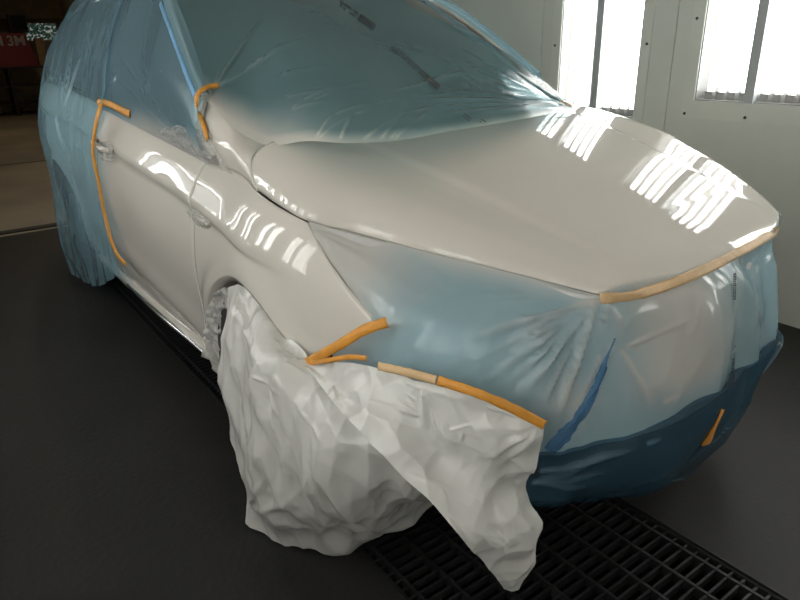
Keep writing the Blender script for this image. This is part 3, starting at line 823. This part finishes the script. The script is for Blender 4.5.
def tent(sgn):
    st = [-1.66, -2.1, -2.5, -2.9, -3.3, -3.62, -3.9]
    net = []
    for i, x in enumerate(st):
        xx = max(x, -3.7); t = gt(xx); sh = float(shoul(xx)); w_ = float(ylat(max(x, -3.8), .7))
        tz = t[1] if x > -3.7 else 1.42; ty = t[0]
        low = [.34, .16, .07, .06, .14, .26, .36][i]
        net.append([(x, sgn*(ty+.024), tz+.018), (x, sgn*((ty+float(ylat(xx, sh)))/2+.062), (tz+sh)/2+.01), (x-.0, sgn*(float(ylat(xx, sh))+.035), sh+.02),
                    (x, sgn*(float(ylat(xx, .92))+.030), .92), (x, sgn*(w_+.028), .60), (x, sgn*(w_+[.018, .03, .045, .05, .04, .03, .03][i]), (low+.6)/2), (x+.0, sgn*(w_+[.012, .03, .03, .03, .03, .02, .0][i]), low)])
    return loft(net, 190, 200)
tn = off(tent(-1), 0, (0, -1, 0))
tn_b = BVHTree.FromPolygons(list(map(tuple, gridmesh(tn)[0])), gridmesh(tn)[1])
rid = []
fan(tn_b, (56, 112), [(70, 160), (88, 225), (80, 240), (64, 150)], .012, .016)
fan(tn_b, (62, 112), [(95, 140), (80, 60), (60, 60), (74, 50)], .010, .010)
for a, b in (((60, 100), (76, 40)), ((68, 92), (84, 50)), ((52, 90), (66, 40)), ((92, 60), (86, 20)), ((75, 195), (90, 262)), ((62, 185), (84, 262)), ((96, 190), (108, 258)), ((70, 210), (92, 268)), ((78, 240), (106, 256)), ((52, 160), (70, 240))):
    p, q = hp(tn_b, *a), hp(tn_b, *b)
    if p is not None and q is not None: rid.append((p, q, .009, .009))
tn_n = normals(tn); tn = ridge_disp(tn, rid, tn_n); tn_fold = FOLD
low = np.clip((.55-tn[..., 2])/.5, 0, 1)
tn = crumple(tn, .05, 5, 3, (1, 1, .5), 2, .12+.88*low, tn_n)
spv.append(.5*tn_fold); tf = off(tent(1), 0, (0, 1, 0))[::3, ::3]; spv.append(np.zeros(tf.shape[:2]))
tr = loft([[(-3.78, s*.58, 1.46) for s in (-1, 0, 1)], [(-3.98, s*.76, 1.1) for s in (-1, 0, 1)], [(-4.02, s*.8, .7) for s in (-1, 0, 1)], [(-3.98, s*.78, .3) for s in (-1, 0, 1)]], 20, 16)
spv.append(np.zeros(tr.shape[:2]))
cab = thing('cabin_film', [gs, gs_f]+parts+[rf, tn, tf, tr], M['film_cab'], 'pale blue masking film draped over the roof, side windows and rear of the car', 'film')
set_spray_pale(cab, np.concatenate([v.ravel() for v in spv]))
cab_bvh = bvh_of([cab])

# --- film over headlamp, bumper and grille
fnet = nose_ctrl.copy()
nn = normals(loft(nose_ctrl, 5, 9)); nn *= np.sign((nn@np.array([1, 0, 0.])).mean())
for r in range(5):
    for c in range(9):
        o_ = np.array([nose_ctrl[r, c, 0]-.1, nose_ctrl[r, c, 1], 0]); o_ /= np.linalg.norm(o_)
        fnet[r, c] = nose_ctrl[r, c]+o_*[.002, .022, .028, .032, .02][r]*[.55, .7, 1, 1, 1, 1, 1.2, 1.4, 1][c]
for c in range(9):
    o_ = np.array([nose_ctrl[0, c, 0]-.1, nose_ctrl[0, c, 1], 0]); o_ /= np.linalg.norm(o_)
    fnet[0, c] = nose_ctrl[0, c]+o_*.007+np.array([0, 0, .001])
bpx = [None, None, (528, 497, .25), (592, 494, .215), (632, 489, .19), (697, 462, .20), (742, 398, .33), (774, 344, .45)]
for c, v in enumerate(bpx):
    if v: fnet[4, c] = UN(v[0], v[1], z=v[2])
fnet[4, 0] = (.36, -.80, .36); fnet[4, 1] = (.50, -.72, .33)
fnet[4, 8] = (.40, .92, .5); fnet[4, 7] = UN(776, 338, z=.46)
fnet[3, 7] = fnet[4, 7]*.6+fnet[2, 7]*.4; fnet[3, 6] = fnet[4, 6]*.4+fnet[2, 6]*.6; fnet[3, 8] = fnet[2, 8]*.4+fnet[4, 8]*.6
fg = loft(fnet, 150, 260); fg0 = fg.copy()
fg = orient(fg, (1, 0, 0)); rev = fg is not fg0 and not np.allclose(fg[0, 0], fg0[0, 0])
fb = BVHTree.FromPolygons(list(map(tuple, gridmesh(fg)[0])), gridmesh(fg)[1])
rid = []
fan(fb, (386, 326), [(470, 301), (505, 297), (540, 293), (445, 320), (520, 306), (430, 292), (560, 299), (460, 311), (490, 304)], .008, .014)
fan(fb, (596, 300), [(425, 372), (445, 368), (462, 378), (482, 384), (500, 390), (520, 398), (540, 405), (470, 362), (555, 420), (410, 362), (435, 355), (492, 372), (510, 405), (452, 345)], .010, .020)
fan(fb, (312, 230), [(340, 250), (380, 270), (365, 250)], .014, .006)
fan(fb, (608, 300), [(600, 335), (622, 335), (590, 340)], .008, .009)
fan(fb, (690, 300), [(686, 340), (672, 380), (660, 412), (652, 430)], .009, .008)
fan(fb, (532, 480), [(580, 462), (690, 425), (600, 452), (640, 432), (660, 415), (620, 462), (600, 478)], .009, .010)
fan(fb, (706, 440), [(640, 470), (655, 465), (630, 480), (735, 400), (750, 385)], .009, .010)
for k in range(10):
    x0 = random.uniform(720, 772); y0 = 250+(772-x0)*.45
    p, q = hp(fb, x0, y0+6), hp(fb, x0-random.uniform(2, 14), y0+random.uniform(60, 120))
    if p is not None and q is not None: rid.append((p, q, .009, .007))
for a, b, w_, h in (((735, 262), (733, 380), .007, .014), ((742, 262), (740, 376), .005, .010), ((690, 292), (668, 405), .010, .016), ((715, 280), (702, 385), .008, .012), ((762, 246), (760, 335), .006, .010), ((752, 250), (749, 340), .006, .010), ((596, 355), (556, 452), .010, .014), ((606, 345), (572, 440), .008, .010), ((625, 345), (690, 318), .009, .010), ((618, 350), (648, 405), .009, .010),
                    ((660, 398), (745, 345), .010, .012), ((540, 470), (640, 437), .010, .014), ((640, 437), (720, 395), .010, .012)):
    p, q = hp(fb, *a), hp(fb, *b)
    if p is not None and q is not None: rid.append((p, q, w_, h))
fg_n = normals(fg); fg = ridge_disp(fg, rid, fg_n); fg_fold = FOLD
# the top edge of the film is tucked against the hood edge
hb = [(x, -edge_f(x)[0], edge_f(x)[1]) for x in np.linspace(EX1, XF, 80)]+[tuple(hood_pt(np.float64(q), np.float64(1), -1)) for q in np.linspace(1, 0, 60)]+[tuple(hood_pt(np.float64(q), np.float64(1), 1)) for q in np.linspace(0, 1, 60)]
hb = np.array(hb)
if rev: fg = fg[::-1]
rw = np.clip(1-np.linspace(0, 1, 150)/.13, 0, 1)**1.5
for j in range(fg.shape[1]):
    k = np.argmin(np.linalg.norm(hb-fg[0, j], axis=1))
    if np.linalg.norm(hb[k]-fg[0, j]) < .12:
        o_ = np.array([hb[k, 0]-.1, hb[k, 1], 0]); o_ /= np.linalg.norm(o_)
        fg[:, j] += rw[:, None]*(hb[k]+o_*.003+np.array([0, 0, .001])-fg[0, j])
if rev: fg = fg[::-1]
amp = np.clip((fg[..., 0]-.55)/.3, 0, 1)
fg = crumple(fg, .065, 4.2, 11, (1, 1, .55), 2, (.05+.95*amp)*(1-(rw[::-1] if rev else rw)[:, None]), fg_n)
fgt = fg[::-1] if rev else fg; ffold = fg_fold[::-1] if rev else fg_fold
ccol = np.linspace(0, 8, 260)
rcut = spl([0, 2, 3, 4, 5, 6, 8], [.60, .60, .565, .515, .51, .53, .60])(ccol)
def resample(r0, r1, n):
    out = np.empty((n, 260, 3))
    for j in range(260):
        for k in range(3): out[:, j, k] = np.interp(np.linspace(r0[j], r1[j], n), np.linspace(0, 1, 150), fgt[:, j, k])
    return out
fu_fold = np.stack([np.interp(np.linspace(0, rcut[j], 110), np.linspace(0, 1, 150), ffold[:, j]) for j in range(260)], 1)
fu = resample(rcut*0, rcut, 110); fl_ = resample(rcut-.012, rcut*0+1, 70)
fl_ = fl_+(lambda n: n*np.sign(n[..., 0].mean())*.004)(normals(fl_))
fl_fold = np.stack([np.interp(np.linspace(rcut[j]-.012, 1, 70), np.linspace(0, 1, 150), ffold[:, j]) for j in range(260)], 1)
lower = thing('lower_film', [fl_], M['film_low'], 'dark blue film strip wrapped under the bumper below the pale film', 'film')
fg = fu
set_spray_pale(lower, np.clip(.75*fl_fold+.55*np.clip((np.linspace(0, 1, 70)[:, None]-.86)/.14, 0, 1), 0, 1))  # paler folds and a paler lower edge
front = thing('bumper_film', [fu], M['film_front'], 'crumpled pale blue masking film wrapped over headlamp, grille and bumper below the hood', 'film')
rr = np.linspace(0, 1, 110)[:, None]*rcut[None]; cc = np.broadcast_to(ccol[None], rr.shape)
spr = np.clip(1-rr/.10, 0, 1)*np.clip((6-cc)/3, .1, 1)*.8
spr = np.maximum(spr, np.clip(1.7-cc/1.1-rr/.5, 0, 1))
spr = np.maximum(spr, 1.0*np.exp(-((cc-3.75)/.7)**2)*np.clip((.56-rr)/.15, 0, 1))  # pale patch at the middle of the film
spr = np.maximum(spr, .55*np.clip(1-np.abs(cc-2.6)/.7, 0, 1)*np.clip(1-np.abs(rr-.44)/.16, 0, 1)*1.4)  # smaller pale patch beside it
set_spray_pale(front, np.clip(np.clip(spr, 0, 1)*.9+.55*fu_fold, 0, 1))
front_bvh = bvh_of([front, lower])

# --- white sheet over the front wheel, hanging to the floor
def colpx(pts): return [tuple(UN(p[0], p[1], **p[2])) for p in pts]
Yd = lambda v: dict(y=v)
Zd = lambda v: dict(z=v)
bag = [
 colpx([(229, 287, Yd(-.93)), (224, 340, Yd(-.965)), (227, 400, Yd(-.99)), (237, 455, Yd(-1.02)), (250, 522, Zd(.012))]),
 colpx([(240, 285, Yd(-.93)), (243, 345, Yd(-1.00)), (248, 410, Yd(-1.03)), (258, 475, Yd(-1.06)), (270, 536, Zd(.012))]),
 colpx([(257, 298, Yd(-.93)), (268, 360, Yd(-1.01)), (278, 425, Yd(-1.04)), (290, 490, Yd(-1.04)), (302, 547, Zd(.012))]),
 colpx([(276, 322, Yd(-.93)), (295, 380, Yd(-1.00)), (312, 440, Yd(-1.02)), (326, 500, Yd(-1.0)), (336, 550, Zd(.012))]),
 colpx([(294, 341, Yd(-.94)), (320, 400, Yd(-.985)), (344, 455, Yd(-.985)), (362, 505, Yd(-.94)), (372, 541, Zd(.02))]),
 colpx([(310, 359, Yd(-.945)), (345, 415, Yd(-.96)), (375, 460, Yd(-.94)), (396, 500, Yd(-.87)), (405, 524, Zd(.045))]),
 colpx([(330, 369, Yd(-.925)), (372, 425, Yd(-.93)), (404, 462, Yd(-.89)), (425, 490, Yd(-.80)), (436, 503, Zd(.09))]),
 colpx([(352, 373, Yd(-.91)), (400, 420, Yd(-.90)), (432, 455, Yd(-.84)), (455, 478, Yd(-.75)), (470, 490, Zd(.13))])]
bg_ = loft(bag, 200, 200); bg_ = orient(bg_, (0, -1, 0))
top_f = colpx([(308, 362, Yd(-.95)), (345, 360, Yd(-.945)), (400, 370, Yd(-.905)), (440, 381, Yd(-.875)), (480, 394, Yd(-.835)), (512, 408, Yd(-.79)), (545, 425, Yd(-.735))])
left_f = colpx([(308, 366, Yd(-.94)), (330, 398, Yd(-.99)), (372, 445, Yd(-1.00)), (428, 500, Yd(-.955)), (465, 543, Yd(-.90)), (505, 590, Zd(.205))])
right_f = colpx([(545, 425, Yd(-.735)), (539, 460, Yd(-.73)), (528, 490, Yd(-.70)), (541, 528, Yd(-.68)), (532, 568, Yd(-.70)), (519, 590, Zd(.2))])
bot_f = colpx([(505, 590, Zd(.205)), (512, 592, Zd(.20)), (519, 590, Zd(.2))])
fl = coons(bot_f, top_f, left_f[::-1], right_f[::-1], 200, 200); fl = orient(fl, (1, -1, 0))
bb = BVHTree.FromPolygons(list(map(tuple, gridmesh(bg_)[0])), gridmesh(bg_)[1])
fbv = BVHTree.FromPolygons(list(map(tuple, gridmesh(fl)[0])), gridmesh(fl)[1])
rid = []
fan(bb, (300, 360), [(310, 470), (330, 520), (290, 440), (260, 470), (350, 480), (380, 490), (270, 400), (300, 520)], .020, .026)
fan(bb, (236, 292), [(240, 400), (250, 480), (262, 360), (280, 450), (300, 400)], .020, .020)
fan(bb, (252, 505), [(300, 500), (320, 530), (290, 450), (275, 470), (340, 520)], .018, .018)
for k in range(46):
    a = (random.uniform(232, 310), random.uniform(300, 520)); L_ = random.uniform(30, 110); th = math.radians(random.gauss(62, 24))
    e = (a[0]+L_*math.cos(th), a[1]+L_*math.sin(th))
    p_, q_ = hp(bb, *a), hp(bb, *e)
    if p_ is not None and q_ is not None: rid.append((p_, q_, random.uniform(.006, .013), random.uniform(.004, .011)))
b_n = normals(bg_); bg_ = ridge_disp(bg_, rid, b_n)
bg_ = crumple(bg_, .05, 4.6, 21, (1.3, 1.3, .5), 2, None, b_n); bg_ = crumple(bg_, .022, 11, 5, (1, 1, .7), 1, None, b_n)
rid = []
fan(fbv, (311, 368), [(400, 460), (440, 470), (470, 490), (500, 520), (480, 440), (500, 450), (360, 420), (520, 560)], .022, .022)
fan(fbv, (540, 425), [(490, 480), (470, 460), (510, 520), (440, 420)], .018, .016)
fan(fbv, (430, 385), [(425, 430), (440, 450), (460, 470)], .018, .018)
for k in range(46):
    a = (random.uniform(325, 520), random.uniform(378, 540)); L_ = random.uniform(25, 90); th = math.radians(random.gauss(45, 40))
    e = (a[0]+L_*math.cos(th), a[1]+L_*math.sin(th))
    p_, q_ = hp(fbv, *a), hp(fbv, *e)
    if p_ is not None and q_ is not None: rid.append((p_, q_, random.uniform(.005, .011), random.uniform(.004, .010)))
f_n = normals(fl); fl = ridge_disp(fl, rid, f_n)
edgew = np.ones(fl.shape[:2])
fl = crumple(fl, .045, 5.6, 33, (1, 1, .8), 2, None, f_n); fl = crumple(fl, .024, 11, 8, (1, 1, 1), 1, None, f_n)
sheet = thing('wheel_sheet', [bg_, fl], M['sheet'], 'crumpled white plastic sheet hanging over the front wheel down to the floor', 'sheet')
sheet_bvh = bvh_of([sheet])
# blue corner of another film peeping out under the sheet
p = [UN(246, 512, z=.03), UN(262, 528, z=.004), UN(258, 508, z=.09), UN(250, 522, z=.004)]
cg = coons([p[0], p[3]], [p[2], p[1]], [p[0], p[2]], [p[3], p[1]], 14, 14); cg = noise_disp(cg, .006, 20, 2, True)
cg[..., 2] = np.maximum(cg[..., 2], .003)
tag(grid('film_scrap', cg, film_mat('blue_scrap', (.16, .38, .52), .8)), 'small blue film corner peeping out below the white sheet on the floor', 'film')
# --- clear crinkled film: in the wheel arch, round the mirror foot, on handle and badge
def clear(name, pts, b, nu, nv, lift, amp, sc, seed, label, bv=None):
    P = []
    for q in pts:
        h = min((k for k in (hit(car_bvh, *q), hit(cab_bvh, *q)) if k is not None), key=lambda k: np.linalg.norm(k[0]-CAM)); P.append(h[0]+h[1]*lift)
    k = len(P)//4
    c = P+[P[0]]
    bt, rt_, tp_, lf = c[0:k+1], c[k:2*k+1], c[2*k:3*k+1], c[3*k:4*k+1]
    g = coons(bt, tp_[::-1], lf[::-1], rt_, nu, nv)
    n = normals(g)
    v = CAM-g.mean(axis=(0, 1))
    if (n.mean(axis=(0, 1))@v) < 0: g = g[::-1]
    g = g+normals(g)*.010*(np.sin(np.linspace(0, np.pi, nu))[:, None]*np.sin(np.linspace(0, np.pi, nv))[None])[..., None]
    g = noise_disp(g, amp, sc, seed, True)
    o = grid(name, g, M['film_clear']); tag(o, label, 'film'); return o
clear('crinkled_film', [(160, 132), (200, 155), (236, 177), (224, 158), (212, 132), (196, 128), (180, 125), (168, 128)], None, 40, 40, .008, .010, 24, 5, 'clear crinkled film scrunched round the mirror foot', None)
clear('crinkled_film', [(100, 148), (106, 160), (114, 162), (118, 156), (117, 148), (112, 143), (106, 142), (102, 144)], None, 26, 26, .022, .008, 40, 6, 'clear crinkled film wrapped over the front door handle')
clear('crinkled_film', [(190, 212), (200, 224), (212, 229), (216, 224), (208, 216), (200, 210), (196, 207), (192, 208)], None, 26, 26, .012, .007, 40, 7, 'clear crinkled film over the badge behind the front wheel arch')
# arch film, tucked between the arch edge and the tyre
pa = [UN(203, 356, y=-.925), UN(205, 320, y=-.93), UN(212, 296, y=-.93), UN(226, 286, y=-.93)]
pb = [UN(229, 388, y=-.90), UN(231, 350, y=-.90), UN(233, 320, y=-.90), UN(238, 292, y=-.915)]
ga = loft([pa, [(np.array(a)+b)/2+np.array([0, -.0, 0]) for a, b in zip(pa, pb)], pb], 36, 70); ga = noise_disp(orient(ga, (0, -1, 0)), .012, 16, 9, True)
tag(grid('crinkled_film', ga, film_mat('arch_film', (.78, .77, .74), .85, rough=.12, bump=.5, bscale=(30, 30, 30))), 'milky crinkled film tucked into the front wheel arch behind the sheet', 'film')
# badge under its film and black plug at the mirror foot: parts of the car
h = hit(car_bvh, 203, 221); c, n = h
bd = lathe([(.0, .012), (.5, .011), (.85, .007), (1, 0)], 'z', 24)
t1 = np.array([1, 0, -.12]); t1 -= n*(t1@n); t1 /= np.linalg.norm(t1); t2 = np.cross(n, t1)
mesh('side_badge', [c+t1*v[0]*.06+t2*v[1]*.022+n*v[2]-CARO for v in bd[0]], bd[1], M['paint'], car)
h = hit(car_bvh, 217, 160); c, n = h
mesh('plug', np.asarray(boxg(-.006, .006, -.006, .006, -.012, .012)[0])+c+n*.006-CARO, boxg(0, 1, 0, 1, 0, 1)[1], M['dark'], car, smooth=False)

# --- tapes
def tape(name, px, width, bvh, material, label, lift=.004, step=3.0, wob=.12, fallback=None):
    """a strip of tape laid along pixels of the surface it sticks to"""
    p = np.array(px, float)
    L = np.concatenate([[0], np.cumsum(np.linalg.norm(np.diff(p, axis=0), axis=1))])
    n = max(4, int(L[-1]/step)); q = spl(L, p)(np.linspace(0, L[-1], n))
    pts, nor = [], []
    for a in q:
        h = None
        for b in (bvh if isinstance(bvh, (list, tuple)) else [bvh]):
            k = hit(b, *a)
            if k is not None and (h is None or np.linalg.norm(k[0]-CAM) < np.linalg.norm(h[0]-CAM)): h = k
        if h is None: continue
        if pts and np.linalg.norm(h[0]-pts[-1]) > .12: continue
        pts.append(h[0]); nor.append(h[1])
    pts = np.array(pts); nor = np.array(nor)
    for _ in range(3):
        nor[1:-1] = (nor[:-2]+nor[1:-1]*2+nor[2:])/4; pts[1:-1] = (pts[:-2]+pts[1:-1]*2+pts[2:])/4
    t = np.gradient(pts, axis=0); sd = np.cross(t, nor); sd /= np.linalg.norm(sd, axis=1)[:, None]+1e-9
    nor /= np.linalg.norm(nor, axis=1)[:, None]
    rnd = np.array([noise.noise(Vector((i*.35, width*99, 0))) for i in range(len(pts))])
    w_ = width/2*(1+wob*rnd)
    if name == 'film_hem': w_ = w_*np.clip(np.linspace(0, 1, len(pts))*1.6, .08, 1)
    rows = [pts+nor*(lift*(1 if abs(k) < 1 else .55))+sd*(w_*k)[:, None] for k in (-1, -.5, 0, .5, 1)]
    o = grid(name, np.stack(rows, 1), M[material]); tag(o, label, 'tape', None)
    md = o.modifiers.new('thickness', 'SOLIDIFY'); md.thickness = .0012; md.offset = 1
    return o
def tape3(name, pts, nrm, width, material, label, lift=0, wob=.12, nseg=40):
    p = chord(pts, nseg); n = np.asarray(nrm, float); n = np.broadcast_to(n/np.linalg.norm(n), p.shape)
    t = np.gradient(p, axis=0); sd = np.cross(t, n); sd /= np.linalg.norm(sd, axis=1)[:, None]+1e-9
    w_ = width/2*(1+wob*np.array([noise.noise(Vector((i*.3, width*77, 2))) for i in range(nseg)]))
    rows = [p+n*(lift+.003*(1-abs(k)))+sd*(w_*k)[:, None] for k in (-1, -.5, 0, .5, 1)]
    o = grid(name, np.stack(rows, 1), M[material]); tag(o, label, 'tape')
    md = o.modifiers.new('thickness', 'SOLIDIFY'); md.thickness = .0012; md.offset = 1
    return o
B = [car_bvh, cab_bvh]
tape3('masking_tape', [tuple(UN(a, b, y=-c)) for a, b, c in ((101, 103, .925), (97, 118, .955), (94, 135, .966), (93, 155, .970), (98, 180, .966), (104, 212, .966), (111, 240, .966), (118, 256, .962), (126, 265, .952))], (.45, -1, .1), .024, 'orange', 'orange tape running down the rear edge of the front door')
tape('masking_tape', [(99, 102), (108, 103), (120, 109), (131, 114)], .030, B, 'orange', 'short orange tape along the window sill at the back of the front door', .008)
Bw = [car_bvh, cab_bvh, ws_bvh2]
tape('masking_tape', [(219, 88), (212, 88), (205, 90), (200, 95), (199, 102), (202, 115), (207, 128), (211, 140)], .021, Bw, 'orange', 'hooked orange tape at the foot of the windshield pillar', .016)
Bf = [front_bvh, car_bvh]
tape3('masking_tape', [tuple(UN(a, b, y=-c)) for a, b, c in ((307, 363, .952), (322, 355, .945), (345, 342, .925), (365, 330, .900), (388, 322, .868))], (.35, -1, .3), .024, 'orange', 'orange tape slanting along the fender edge in front of the wheel arch', .004)
tape3('masking_tape', [tuple(UN(a, b, y=-c)) for a, b, c in ((312, 363, .955), (330, 360, .952), (350, 357, .94), (368, 358, .93))], (.3, -1, .3), .012, 'orange', 'thin orange tape forking off above the white sheet', .004)
topc = [np.array(v) for v in top_f]
tape3('masking_tape', [v+np.array([.012, -.014, .012]) for v in topc[3:]], (.7, -1, .5), .019, 'orange', 'orange tape along the top edge of the white sheet on the bumper', .006)
tape3('masking_tape', [v+np.array([.008, -.014, .010]) for v in (topc[1]*.3+topc[2]*.7, topc[2]*.6+topc[3]*.4, topc[3])], (.5, -1, .5), .018, 'tan', 'pale tape joining the white sheet to the bumper film', .005)
tape('masking_tape', [(722, 409), (718, 418), (711, 432), (705, 444)], .030, [front_bvh], 'orange', 'short crumpled orange tape low on the bumper film', .005, wob=.5)
tape('masking_tape', [(600, 299), (630, 296), (660, 288), (700, 272), (740, 252), (765, 238), (781, 227)], .024, [front_bvh, car_bvh], 'tan', 'long tan tape under the front edge of the hood', .006)
tape('masking_tape', [(560, 101), (566, 103), (572, 107)], .016, [ws_bvh2], 'orange', 'scrap of orange tape at the far corner of the windshield film', .005)
tape('masking_tape', [(161, 4), (170, 28), (180, 55), (190, 82), (196, 96)], .020, Bw, 'blue', 'blue tape strip running up the windshield pillar', .006)

print_marks((734, 272), (733, 300), 3, .0, front_bvh, front)
print_marks((733, 345), (731, 385), 3, .3, front_bvh, front)
# bunched blue hem of the bumper film
M['hem'] = film_mat('film_hem', (.22, .47, .70), .34, rough=.12, bump=.2, bscale=(30, 30, 30))
for pts_, w_ in (([(614, 338), (606, 358), (597, 382), (584, 408), (566, 432), (549, 450)], .030), ([(606, 366), (592, 396), (573, 426), (552, 447)], .016)):
    o = tape('film_hem', pts_, w_, [front_bvh], 'hem', 'x', .006, wob=.5)
    for k in ('label', 'category'): del o[k]
    o.parent = front
